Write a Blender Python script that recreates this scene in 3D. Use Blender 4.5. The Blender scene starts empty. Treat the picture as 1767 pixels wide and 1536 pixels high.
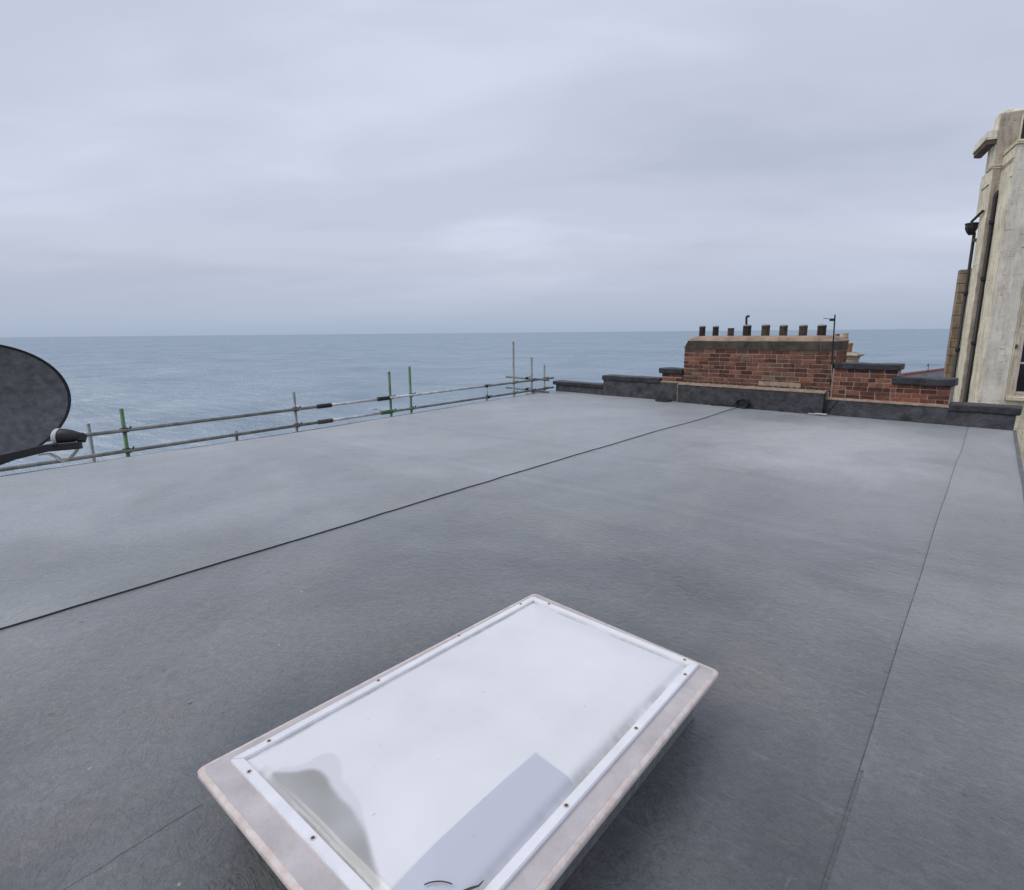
import bpy, bmesh, math, random
from mathutils import Vector, Matrix, noise
random.seed(11)
S = bpy.context.scene
COL = S.collection
R = math.radians

# ------------------------------------------------------------------ camera
cam_d = bpy.data.cameras.new('camera')
cam = bpy.data.objects.new('camera', cam_d); COL.objects.link(cam)
p, a, r = R(11.3), R(-40.3), R(0.52)
F = Vector((math.sin(a)*math.cos(p), math.cos(a)*math.cos(p), -math.sin(p)))
RX = Vector((math.cos(a), -math.sin(a), 0)); UY = RX.cross(F)
R2 = RX*math.cos(r) - UY*math.sin(r); U2 = UY*math.cos(r) + RX*math.sin(r)
cam.matrix_world = Matrix((( R2.x, U2.x, -F.x, 0), (R2.y, U2.y, -F.y, 0), (R2.z, U2.z, -F.z, 1.5), (0, 0, 0, 1)))
cam_d.sensor_width = 36; cam_d.sensor_fit = 'HORIZONTAL'; cam_d.lens = 972/1767*36
cam_d.clip_start = 0.05; cam_d.clip_end = 200000
S.camera = cam

# ------------------------------------------------------------------ sky and sun
SUN_AZ, SUN_EL = R(-138), R(52)
world = bpy.data.worlds.new('World'); S.world = world; world.use_nodes = True
nt = world.node_tree; nt.nodes.clear()
def N(tree, t, **kw):
    n = tree.nodes.new(t)
    for k, v in kw.items():
        if k == 'inp':
            for kk, vv in v.items(): n.inputs[kk].default_value = vv
        else: setattr(n, k, v)
    return n
def ramp(tree, stops, fac=None, mode='LINEAR'):
    n = tree.nodes.new('ShaderNodeValToRGB'); n.color_ramp.interpolation = mode
    e = n.color_ramp.elements
    while len(e) < len(stops): e.new(0.5)
    for el, (pos, c) in zip(e, stops):
        el.position = pos; el.color = (*c, 1) if len(c) == 3 else c
    if fac is not None: tree.links.new(fac, n.inputs[0])
    return n
L = nt.links.new
tc = N(nt, 'ShaderNodeTexCoord'); sep = N(nt, 'ShaderNodeSeparateXYZ'); L(tc.outputs['Generated'], sep.inputs[0])
zc = N(nt, 'ShaderNodeMath', operation='MAXIMUM'); L(sep.outputs['Z'], zc.inputs[0]); zc.inputs[1].default_value = 0
za = N(nt, 'ShaderNodeMath', operation='ADD'); L(zc.outputs[0], za.inputs[0]); za.inputs[1].default_value = 0.16
dv = N(nt, 'ShaderNodeVectorMath', operation='DIVIDE'); L(tc.outputs['Generated'], dv.inputs[0])
cb = N(nt, 'ShaderNodeCombineXYZ'); L(za.outputs[0], cb.inputs[0]); L(za.outputs[0], cb.inputs[1]); cb.inputs[2].default_value = 1
L(cb.outputs[0], dv.inputs[1])
ml = N(nt, 'ShaderNodeVectorMath', operation='MULTIPLY'); L(dv.outputs[0], ml.inputs[0]); ml.inputs[1].default_value = (1, 1, 0)
mp = N(nt, 'ShaderNodeMapping'); mp.inputs['Rotation'].default_value = (0, 0, R(-40.3)); mp.inputs['Location'].default_value = (8, 1, 0)
mp.inputs['Scale'].default_value = (1, 1, 1); L(ml.outputs[0], mp.inputs[0])
mps = N(nt, 'ShaderNodeMapping'); mps.inputs['Scale'].default_value = (0.6, 1.05, 1); L(mp.outputs[0], mps.inputs[0])
n1 = N(nt, 'ShaderNodeTexNoise', inp={'Scale': 0.75, 'Detail': 3.5, 'Roughness': 0.48, 'Distortion': 0.35}); L(mps.outputs[0], n1.inputs['Vector'])
n2 = N(nt, 'ShaderNodeTexNoise', inp={'Scale': 2.2, 'Detail': 5, 'Roughness': 0.55, 'Distortion': 0.5}); L(mps.outputs[0], n2.inputs['Vector'])
mx = N(nt, 'ShaderNodeMix', data_type='FLOAT'); mx.inputs[0].default_value = 0.2
L(n1.outputs[0], mx.inputs[2]); L(n2.outputs[0], mx.inputs[3])
cr = ramp(nt, [(0.32, (0.490, 0.533, 0.660)), (0.48, (0.575, 0.618, 0.760)), (0.64, (0.680, 0.725, 0.875))], mx.outputs[0], 'EASE')
# the cloud deck thins to a grey-blue band just above the horizon
hz = ramp(nt, [(0.0, (0.405, 0.485, 0.615)), (0.10, (0.50, 0.555, 0.685)), (0.30, (1, 1, 1))], sep.outputs['Z'])
hm = ramp(nt, [(0.0, (1, 1, 1)), (0.05, (0.75, 0.75, 0.75)), (0.17, (0, 0, 0))], sep.outputs['Z'])
mix = N(nt, 'ShaderNodeMix', data_type='RGBA'); L(hm.outputs[0], mix.inputs[0]); L(cr.outputs[0], mix.inputs[6]); L(hz.outputs[0], mix.inputs[7])
sky = N(nt, 'ShaderNodeTexSky', sky_type='NISHITA', sun_disc=False, sun_elevation=SUN_EL, sun_rotation=SUN_AZ, dust_density=3.0)
b1 = N(nt, 'ShaderNodeBackground'); L(sky.outputs[0], b1.inputs[0]); b1.inputs[1].default_value = 0.1
b2 = N(nt, 'ShaderNodeBackground'); L(mix.outputs[2], b2.inputs[0]); b2.inputs[1].default_value = 1.0
ms = N(nt, 'ShaderNodeMixShader'); ms.inputs[0].default_value = 0.94; L(b1.outputs[0], ms.inputs[1]); L(b2.outputs[0], ms.inputs[2])
wo = N(nt, 'ShaderNodeOutputWorld'); L(ms.outputs[0], wo.inputs[0])

sl = bpy.data.lights.new('sun', 'SUN'); sl.energy = 1.25; sl.angle = R(40); sl.color = (1.0, 0.955, 0.89)
so = bpy.data.objects.new('sun', sl); COL.objects.link(so)
sd = Vector((math.sin(SUN_AZ)*math.cos(SUN_EL), math.cos(SUN_AZ)*math.cos(SUN_EL), math.sin(SUN_EL)))
so.rotation_euler = sd.to_track_quat('Z', 'Y').to_euler(); so.location = (0, 0, 30)
vs = S.view_settings; vs.view_transform = 'Standard'; vs.look = 'None'; vs.exposure = 0; vs.gamma = 1; vs.use_curve_mapping = False

# ------------------------------------------------------------------ helpers
def mat(name, base, rough=0.8, var=0.25, scale=6, bump=0.15, bscale=40, spec=0.3, alt=None, metal=0, coords='Object', rand=0.0, detail=6, bdist=0.01, coat=0):
    m = bpy.data.materials.new(name); m.use_nodes = True
    t = m.node_tree; l = t.links.new; bs = t.nodes['Principled BSDF']
    c = N(t, 'ShaderNodeTexCoord')
    no = N(t, 'ShaderNodeTexNoise', inp={'Scale': scale, 'Detail': detail, 'Roughness': 0.6}); l(c.outputs[coords], no.inputs['Vector'])
    if alt is None: alt = tuple(x*(1-var) for x in base); hi = tuple(min(1, x*(1+var*0.6)) for x in base)
    else: hi = base
    cr = ramp(t, [(0.32, alt), (0.68, hi)], no.outputs[0])
    out = cr.outputs[0]
    if rand:
        oi = N(t, 'ShaderNodeObjectInfo'); hs = N(t, 'ShaderNodeHueSaturation'); l(out, hs.inputs['Color'])
        mr = N(t, 'ShaderNodeMapRange', inp={'To Min': 1-rand, 'To Max': 1+rand}); l(oi.outputs['Random'], mr.inputs[0]); l(mr.outputs[0], hs.inputs['Value'])
        out = hs.outputs[0]
    l(out, bs.inputs['Base Color'])
    bs.inputs['Roughness'].default_value = rough; bs.inputs['Specular IOR Level'].default_value = spec; bs.inputs['Metallic'].default_value = metal
    bs.inputs['Coat Weight'].default_value = coat
    if bump:
        nb = N(t, 'ShaderNodeTexNoise', inp={'Scale': bscale, 'Detail': 5, 'Roughness': 0.6}); l(c.outputs[coords], nb.inputs['Vector'])
        bp = N(t, 'ShaderNodeBump', inp={'Strength': bump, 'Distance': bdist}); l(nb.outputs[0], bp.inputs['Height']); l(bp.outputs[0], bs.inputs['Normal'])
    return m
def link(name, me, m=None, parent=None, **props):
    o = bpy.data.objects.new(name, me); COL.objects.link(o)
    if m is not None and me is not None and not me.materials: me.materials.append(m)
    if parent: o.parent = parent
    for k, v in props.items(): o[k] = v
    return o
def obj(name, bm, m, parent=None, smooth=False, **props):
    me = bpy.data.meshes.new(name)
    bmesh.ops.recalc_face_normals(bm, faces=bm.faces)
    bm.to_mesh(me); bm.free()
    if smooth:
        for f in me.polygons: f.use_smooth = True
    return link(name, me, m, parent, **props)
def thing(name, label, cat, loc=(0, 0, 0), rotz=0, group=None):
    o = bpy.data.objects.new(name, None); COL.objects.link(o); o.location = loc; o.rotation_euler = (0, 0, rotz)
    o.empty_display_size = 0.1
    o['label'] = label; o['category'] = cat
    if group: o['group'] = group
    return o
def tag(o, label, cat, group=None):
    o['label'] = label; o['category'] = cat
    if group: o['group'] = group
    return o
def B(x0, x1, y0, y1, z0, z1, bev=0.0, bm=None, seg=1):
    own = bm is None; b = bmesh.new()
    g = bmesh.ops.create_cube(b, size=1)
    for v in b.verts: v.co = Vector((x0+(v.co.x+.5)*(x1-x0), y0+(v.co.y+.5)*(y1-y0), z0+(v.co.z+.5)*(z1-z0)))
    if bev: bmesh.ops.bevel(b, geom=b.edges[:], offset=bev, segments=seg, affect='EDGES', profile=0.5)
    if own: return b
    me = bpy.data.meshes.new('t'); b.to_mesh(me); b.free(); bm.from_mesh(me); bpy.data.meshes.remove(me)
    return bm
def tube(pts, rad, n=12, bm=None, cap=True):
    bm = bm or bmesh.new(); pts = [Vector(q) for q in pts]; rings = []
    rads = rad if isinstance(rad, (list, tuple)) else [rad]*len(pts)
    up = None
    for i, q in enumerate(pts):
        d = (pts[min(i+1, len(pts)-1)] - pts[max(i-1, 0)]).normalized()
        if up is None: up = Vector((0, 0, 1)) if abs(d.z) < 0.9 else Vector((1, 0, 0))
        s = d.cross(up).normalized(); up = s.cross(d).normalized()
        rings.append([bm.verts.new(q + (s*math.cos(2*math.pi*k/n) + up*math.sin(2*math.pi*k/n))*rads[i]) for k in range(n)])
    for A_, B_ in zip(rings, rings[1:]):
        for k in range(n): bm.faces.new((A_[k], A_[(k+1) % n], B_[(k+1) % n], B_[k]))
    if cap:
        bm.faces.new(rings[0]); bm.faces.new(rings[-1][::-1])
    return bm
def lathe(prof, n=24, c=(0, 0, 0), bm=None, f=None):
    bm = bm or bmesh.new(); rings = []
    for rr, z in prof:
        rings.append([bm.verts.new((c[0]+rr*(f(k, z) if f else 1)*math.cos(2*math.pi*k/n), c[1]+rr*(f(k, z) if f else 1)*math.sin(2*math.pi*k/n), c[2]+z)) for k in range(n)])
    for A_, B_ in zip(rings, rings[1:]):
        for k in range(n): bm.faces.new((A_[k], A_[(k+1) % n], B_[(k+1) % n], B_[k]))
    bm.faces.new(rings[0][::-1]); bm.faces.new(rings[-1])
    return bm
def prism(poly, z0, z1, bm=None):
    bm = bm or bmesh.new()
    lo = [bm.verts.new((x, y, z0)) for x, y in poly]; hi = [bm.verts.new((x, y, z1)) for x, y in poly]; n = len(poly)
    bm.faces.new(lo[::-1]); bm.faces.new(hi)
    for i in range(n): bm.faces.new((lo[i], lo[(i+1) % n], hi[(i+1) % n], hi[i]))
    return bm
def jitter(bm, amt, sc=3.0, seed=0):
    for v in bm.verts:
        v.co += noise.noise_vector(v.co*sc + Vector((seed, 0, 0)))*amt
    return bm
def subdiv_x(bm, step):
    lo = min(v.co.x for v in bm.verts); hi = max(v.co.x for v in bm.verts)
    x = lo + step
    while x < hi - step*0.5:
        bmesh.ops.bisect_plane(bm, geom=bm.verts[:]+bm.edges[:]+bm.faces[:], plane_co=(x, 0, 0), plane_no=(1, 0, 0)); x += step
    return bm

# ------------------------------------------------------------------ materials
def roof_mat(name='roof_membrane', k=1.0, dust_sheen=0.0):
    m = bpy.data.materials.new(name); m.use_nodes = True
    t = m.node_tree; l = t.links.new; bs = t.nodes['Principled BSDF']
    c = N(t, 'ShaderNodeTexCoord')
    def noi(sc, det=5, ro=0.6, dis=0.0, src=None):
        n_ = N(t, 'ShaderNodeTexNoise', inp={'Scale': sc, 'Detail': det, 'Roughness': ro, 'Distortion': dis}); l(src or c.outputs['Object'], n_.inputs['Vector']); return n_.outputs[0]
    def mapped(scale, rot):
        q = N(t, 'ShaderNodeMapping'); q.inputs['Scale'].default_value = scale; q.inputs['Rotation'].default_value = (0, 0, R(rot)); l(c.outputs['Object'], q.inputs[0]); return q.outputs[0]
    def mixc(fac, a_, col, mode='MIX'):
        q = N(t, 'ShaderNodeMix', data_type='RGBA', blend_type=mode)
        if isinstance(fac, (int, float)): q.inputs[0].default_value = fac
        else: l(fac, q.inputs[0])
        l(a_, q.inputs[6])
        if isinstance(col, tuple): q.inputs[7].default_value = (*col, 1)
        else: l(col, q.inputs[7])
        return q.outputs[2]
    big = noi(0.5, 4, 0.55, 0.5)
    col = ramp(t, [(0.35, (0.044*k, 0.049*k, 0.051*k)), (0.5, (0.080*k, 0.087*k, 0.089*k)), (0.63, (0.132*k, 0.139*k, 0.138*k))], big).outputs[0]
    # silt left by puddles: brownish, with its own outline
    d = noi(1.3, 7, 0.62, 0.3)
    col = mixc(ramp(t, [(0.54, (0, 0, 0)), (0.66, (0.55,)*3), (0.80, (0.7,)*3)], d).outputs[0], col, (0.165, 0.150, 0.128))
    # pale scuffs dragged along the sheet and across it
    for vec, amt in ((mapped((7, 0.7, 1), 6), 0.75), (mapped((0.8, 6, 1), -12), 0.65)):
        col = mixc(ramp(t, [(0.60, (0, 0, 0)), (0.74, (amt,)*3)], noi(2.0, 9, 0.72, 0.7, vec)).outputs[0], col, (0.215, 0.22, 0.222))
    if dust_sheen:        # dusty far half, paled further to paint in grazing-angle brightness
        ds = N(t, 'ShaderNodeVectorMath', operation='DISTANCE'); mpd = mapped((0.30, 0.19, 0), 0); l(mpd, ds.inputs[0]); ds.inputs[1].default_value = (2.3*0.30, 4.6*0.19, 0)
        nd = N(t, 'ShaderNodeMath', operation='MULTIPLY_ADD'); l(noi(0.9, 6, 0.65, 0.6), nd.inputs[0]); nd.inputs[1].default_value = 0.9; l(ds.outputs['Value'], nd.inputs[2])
        col = mixc(ramp(t, [(0.60, (dust_sheen,)*3), (1.40, (0, 0, 0))], nd.outputs[0]).outputs[0], col, (0.43, 0.425, 0.41))
    # grime mottle that also paints in the relief shading of the wrinkles
    w1 = mapped((0.85, 1.12, 1), -40)
    col = mixc(0.9, col, ramp(t, [(0.33, (0.80,)*3), (0.5, (1.0,)*3), (0.68, (1.20,)*3)], noi(26, 6, 0.68, 0.9, w1)).outputs[0], 'MULTIPLY')
    col = mixc(0.8, col, ramp(t, [(0.32, (0.70,)*3), (0.68, (1.30,)*3)], noi(150, 3, 0.7)).outputs[0], 'MULTIPLY')
    col = mixc(ramp(t, [(0.80, (0, 0, 0)), (0.83, (0.7,)*3)], noi(24, 1, 0.4)).outputs[0], col, (0.42, 0.41, 0.39))
    col = mixc(ramp(t, [(0.20, (0.7,)*3), (0.225, (0, 0, 0))], noi(17, 1, 0.4)).outputs[0], col, (0.028, 0.028, 0.03))
    l(col, bs.inputs['Base Color'])
    bs.inputs['Roughness'].default_value = 0.62; bs.inputs['Specular IOR Level'].default_value = 0.35
    # the sealed top coat, dulled where it is dusty
    cw = N(t, 'ShaderNodeMapRange', inp={'From Min': 0.3, 'From Max': 0.7, 'To Min': 1.0, 'To Max': 0.72}); l(d, cw.inputs[0]); l(cw.outputs[0], bs.inputs['Coat Weight'])
    cg = N(t, 'ShaderNodeMapRange', inp={'From Min': 0.3, 'From Max': 0.7, 'To Min': 0.30, 'To Max': 0.46}); l(noi(3.0, 6, 0.65), cg.inputs[0]); l(cg.outputs[0], bs.inputs['Coat Roughness'])
    bs.inputs['Coat IOR'].default_value = 1.55
    shw = N(t, 'ShaderNodeMapRange', inp={'From Min': 0.36, 'From Max': 0.64, 'To Min': 0.74, 'To Max': 1.0}); shm = N(t, 'ShaderNodeMix', data_type='FLOAT'); shm.inputs[0].default_value = 0.55
    l(noi(18, 7, 0.7, 0.9, w1), shm.inputs[2]); l(noi(1.6, 8, 0.68, 0.8, mapped((1.6, 0.6, 1), 20)), shm.inputs[3]); l(shm.outputs[0], shw.inputs[0]); l(shw.outputs[0], bs.inputs['Sheen Weight'])
    bs.inputs['Sheen Roughness'].default_value = 0.38; bs.inputs['Sheen Tint'].default_value = (0.98, 1, 0.98, 1)
    bpa = N(t, 'ShaderNodeBump', inp={'Strength': 0.6, 'Distance': 0.016}); l(noi(24, 6, 0.66, 1.2, w1), bpa.inputs['Height'])
    wr = ramp(t, [(0.45, (0, 0, 0)), (0.5, (1, 1, 1)), (0.55, (0, 0, 0))], noi(6, 5, 0.55, 1.4, w1)).outputs[0]
    bpb = N(t, 'ShaderNodeBump', inp={'Strength': 0.4, 'Distance': 0.008}); l(wr, bpb.inputs['Height']); l(bpa.outputs[0], bpb.inputs['Normal'])
    l(bpb.outputs[0], bs.inputs['Normal'])
    bpc = N(t, 'ShaderNodeBump', inp={'Strength': 0.42, 'Distance': 0.013}); l(noi(22, 5, 0.6, 0.8, w1), bpc.inputs['Height']); l(bpc.outputs[0], bs.inputs['Coat Normal'])
    return m
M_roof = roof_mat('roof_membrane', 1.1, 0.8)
M_roof_l = roof_mat('roof_membrane_seaward', 1.5)
M_roof_r = roof_mat('roof_membrane_verge', 1.4)
M_seam = mat('seam_black', (0.026, 0.028, 0.030), rough=0.6, bump=0.3, bscale=60, spec=0.25)
M_seam2 = mat('seam_grey', (0.062, 0.065, 0.068), rough=0.6, bump=0.2, spec=0.3)
M_seam3 = mat('seam_faint', (0.125, 0.13, 0.132), rough=0.6, bump=0.2, spec=0.3)
M_trim = mat('edge_trim_grey', (0.14, 0.147, 0.155), rough=0.5, bump=0.1, spec=0.4)
M_dark = mat('dark_membrane', (0.060, 0.063, 0.068), rough=0.6, var=0.6, scale=6, bump=0.7, bscale=12, spec=0.4, bdist=0.03)
M_dark2 = mat('coping_membrane', (0.034, 0.036, 0.040), rough=0.5, var=0.6, scale=7, bump=0.6, bscale=12, spec=0.45, bdist=0.03)
M_mortar = mat('mortar', (0.39, 0.32, 0.29), rough=0.95, var=0.25, scale=9, bump=0.5, bscale=60)
M_fillet = mat('mortar_fillet', (0.36, 0.265, 0.20), rough=0.9, var=0.35, scale=7, bump=0.4, bscale=50)
def brick_mat(name, lo, hi):
    m = bpy.data.materials.new(name); m.use_nodes = True
    t = m.node_tree; l = t.links.new; bs = t.nodes['Principled BSDF']
    c = N(t, 'ShaderNodeTexCoord'); oi = N(t, 'ShaderNodeObjectInfo')
    ad = N(t, 'ShaderNodeVectorMath', operation='ADD'); l(c.outputs['Object'], ad.inputs[0])
    sc = N(t, 'ShaderNodeVectorMath', operation='SCALE'); sc.inputs['Scale'].default_value = 37; cx = N(t, 'ShaderNodeCombineXYZ'); l(oi.outputs['Random'], cx.inputs[0]); l(oi.outputs['Random'], cx.inputs[1])
    l(cx.outputs[0], sc.inputs[0]); l(sc.outputs[0], ad.inputs[1])
    no = N(t, 'ShaderNodeTexNoise', inp={'Scale': 14, 'Detail': 6, 'Roughness': 0.7}); l(ad.outputs[0], no.inputs['Vector'])
    f = N(t, 'ShaderNodeMath', operation='ADD'); l(no.outputs[0], f.inputs[0])
    mr = N(t, 'ShaderNodeMapRange', inp={'To Min': -0.3, 'To Max': 0.26}); l(oi.outputs['Random'], mr.inputs[0]); l(mr.outputs[0], f.inputs[1])
    cr = ramp(t, [(0.22, lo), (0.55, tuple((x+y)/2 for x, y in zip(lo, hi))), (0.8, hi)], f.outputs[0]); l(cr.outputs[0], bs.inputs['Base Color'])
    bs.inputs['Roughness'].default_value = 0.9; bs.inputs['Specular IOR Level'].default_value = 0.2
    nb = N(t, 'ShaderNodeTexNoise', inp={'Scale': 70, 'Detail': 5}); l(ad.outputs[0], nb.inputs['Vector'])
    bp = N(t, 'ShaderNodeBump', inp={'Strength': 0.5, 'Distance': 0.008}); l(nb.outputs[0], bp.inputs['Height']); l(bp.outputs[0], bs.inputs['Normal'])
    return m
M_brick = brick_mat('brick_red', (0.080, 0.035, 0.024), (0.30, 0.130, 0.080))
M_brick_o = brick_mat('brick_orange', (0.22, 0.070, 0.040), (0.34, 0.125, 0.075))
M_brick_t = brick_mat('brick_tan', (0.10, 0.058, 0.038), (0.24, 0.145, 0.09))
M_stone = mat('cap_stone', (0.082, 0.070, 0.055), rough=0.9, var=0.5, scale=5, bump=0.4, bscale=30)
M_flaunch = mat('flaunching', (0.36, 0.255, 0.185), rough=0.9, var=0.4, scale=4, bump=0.5, bscale=25)
M_pot = mat('pot_dark', (0.040, 0.032, 0.028), rough=0.7, var=0.5, scale=14, bump=0.2)
M_pot2 = mat('pot_brown', (0.085, 0.065, 0.052), rough=0.75, var=0.5, scale=14, bump=0.2)
M_potcap = mat('pot_cap', (0.33, 0.30, 0.26), rough=0.8, var=0.3, scale=20)
M_iron = mat('black_iron', (0.014, 0.012, 0.014), rough=0.5, bump=0.1, spec=0.45)
M_galv = mat('galvanised_tube', (0.62, 0.65, 0.66), rough=0.42, var=0.3, scale=8, bump=0.05, metal=0.55, spec=0.5)
M_tube_dk = mat('weathered_tube', (0.24, 0.25, 0.23), rough=0.5, var=0.4, scale=7, bump=0.1, metal=0.3, spec=0.5)
M_green = mat('green_tube', (0.095, 0.245, 0.085), rough=0.55, var=0.35, scale=6, bump=0.1, spec=0.4, alt=(0.05, 0.075, 0.055))
M_coup = mat('coupler', (0.035, 0.036, 0.034), rough=0.55, var=0.4, scale=20, bump=0.2, metal=0.3)
M_rust = mat('rusty_coupler', (0.12, 0.085, 0.055), rough=0.8, var=0.5, scale=25, bump=0.3)
M_dish = mat('dish_grey', (0.135, 0.134, 0.138), rough=0.55, var=0.4, scale=38, bump=0.35, bscale=240, spec=0.35, bdist=0.002)
M_rim = mat('dish_rim', (0.018, 0.018, 0.021), rough=0.5, bump=0.05)
M_black = mat('black_plastic', (0.016, 0.017, 0.018), rough=0.45, bump=0.05, spec=0.4)
M_white = mat('white_plastic', (0.72, 0.73, 0.73), rough=0.45, var=0.12, scale=10, bump=0.03)
M_cable = mat('cream_cable', (0.55, 0.52, 0.45), rough=0.6, bump=0)
def stucco(name, base, dirt, amt, sc=1.6):
    m = bpy.data.materials.new(name); m.use_nodes = True
    t = m.node_tree; l = t.links.new; bs = t.nodes['Principled BSDF']; c = N(t, 'ShaderNodeTexCoord')
    a1 = N(t, 'ShaderNodeTexNoise', inp={'Scale': sc, 'Detail': 7, 'Roughness': 0.65}); l(c.outputs['Object'], a1.inputs['Vector'])
    cr = ramp(t, [(0.3, tuple(x*0.72 for x in base)), (0.55, base), (0.75, tuple(min(1, x*1.12) for x in base))], a1.outputs[0])
    mpv = N(t, 'ShaderNodeMapping'); mpv.inputs['Scale'].default_value = (3.5, 3.5, 0.7); l(c.outputs['Object'], mpv.inputs[0])
    st = N(t, 'ShaderNodeTexNoise', inp={'Scale': 2.5, 'Detail': 8, 'Roughness': 0.72}); l(mpv.outputs[0], st.inputs['Vector'])
    sr = ramp(t, [(0.46, (0, 0, 0)), (0.66, (amt, amt, amt))], st.outputs[0])
    m1 = N(t, 'ShaderNodeMix', data_type='RGBA'); l(sr.outputs[0], m1.inputs[0]); l(cr.outputs[0], m1.inputs[6]); m1.inputs[7].default_value = (*dirt, 1)
    mph = N(t, 'ShaderNodeMapping'); mph.inputs['Scale'].default_value = (2.2, 2.2, 9); l(c.outputs['Object'], mph.inputs[0])
    ck = N(t, 'ShaderNodeTexNoise', inp={'Scale': 2.3, 'Detail': 9, 'Roughness': 0.75}); l(mph.outputs[0], ck.inputs['Vector'])
    kr = ramp(t, [(0.585, (0, 0, 0)), (0.65, (0.8, 0.8, 0.8))], ck.outputs[0])
    m2 = N(t, 'ShaderNodeMix', data_type='RGBA'); l(kr.outputs[0], m2.inputs[0]); l(m1.outputs[2], m2.inputs[6]); m2.inputs[7].default_value = (0.075, 0.06, 0.045, 1)
    l(m2.outputs[2], bs.inputs['Base Color']); bs.inputs['Roughness'].default_value = 0.9; bs.inputs['Specular IOR Level'].default_value = 0.2
    bp = N(t, 'ShaderNodeBump', inp={'Strength': 0.5, 'Distance': 0.02}); l(st.outputs[0], bp.inputs['Height']); l(bp.outputs[0], bs.inputs['Normal'])
    return m
M_cream = stucco('cream_render', (0.82, 0.755, 0.575), (0.40, 0.33, 0.20), 0.8)
M_white_r = stucco('pale_render', (0.85, 0.80, 0.69), (0.46, 0.38, 0.28), 0.7, 1.1)
M_tan_r = stucco('weathered_shaded_render', (0.52, 0.45, 0.36), (0.17, 0.12, 0.08), 0.6, 2.4)  # tan mixes weathering with the shading of the tower fronts
M_brown_r = stucco('brown_render', (0.32, 0.24, 0.16), (0.10, 0.065, 0.04), 0.7, 3.0)
M_glass = mat('dark_glass', (0.015, 0.014, 0.014), rough=0.08, var=0.1, bump=0, spec=0.5)
M_wframe = mat('painted_window_frame', (0.60, 0.52, 0.50), rough=0.6, var=0.15, bump=0.1)
M_slate = mat('slate', (0.12, 0.13, 0.14), rough=0.6, var=0.3, scale=8, rand=0.2)
M_ridge = mat('ridge_tile', (0.27, 0.10, 0.075), rough=0.85, var=0.3, scale=9)
M_terra = mat('terracotta', (0.36, 0.19, 0.11), rough=0.85, var=0.35, scale=5)
M_buff = mat('buff_pot', (0.46, 0.38, 0.26), rough=0.85, var=0.35, scale=5)
M_lid = mat('weathered_fibreglass', (0.60, 0.55, 0.55), rough=0.7, var=0.16, scale=9, bump=0.3, bscale=90, alt=(0.46, 0.43, 0.42))
M_lip = mat('worn_lid_edge', (0.76, 0.69, 0.65), rough=0.65, scale=26, bump=0.4, bscale=60, alt=(0.60, 0.49, 0.44))
M_bar = mat('white_bar', (0.82, 0.82, 0.84), rough=0.5, var=0.07, scale=12, bump=0.05)
M_screw = mat('rusty_screw', (0.13, 0.075, 0.055), rough=0.7, var=0.5, scale=200)
M_twig = mat('twig', (0.10, 0.085, 0.08), rough=0.9, bump=0)
M_ground = mat('ground_earth', (0.13, 0.13, 0.10), rough=0.95, scale=0.05, bump=0)

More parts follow.
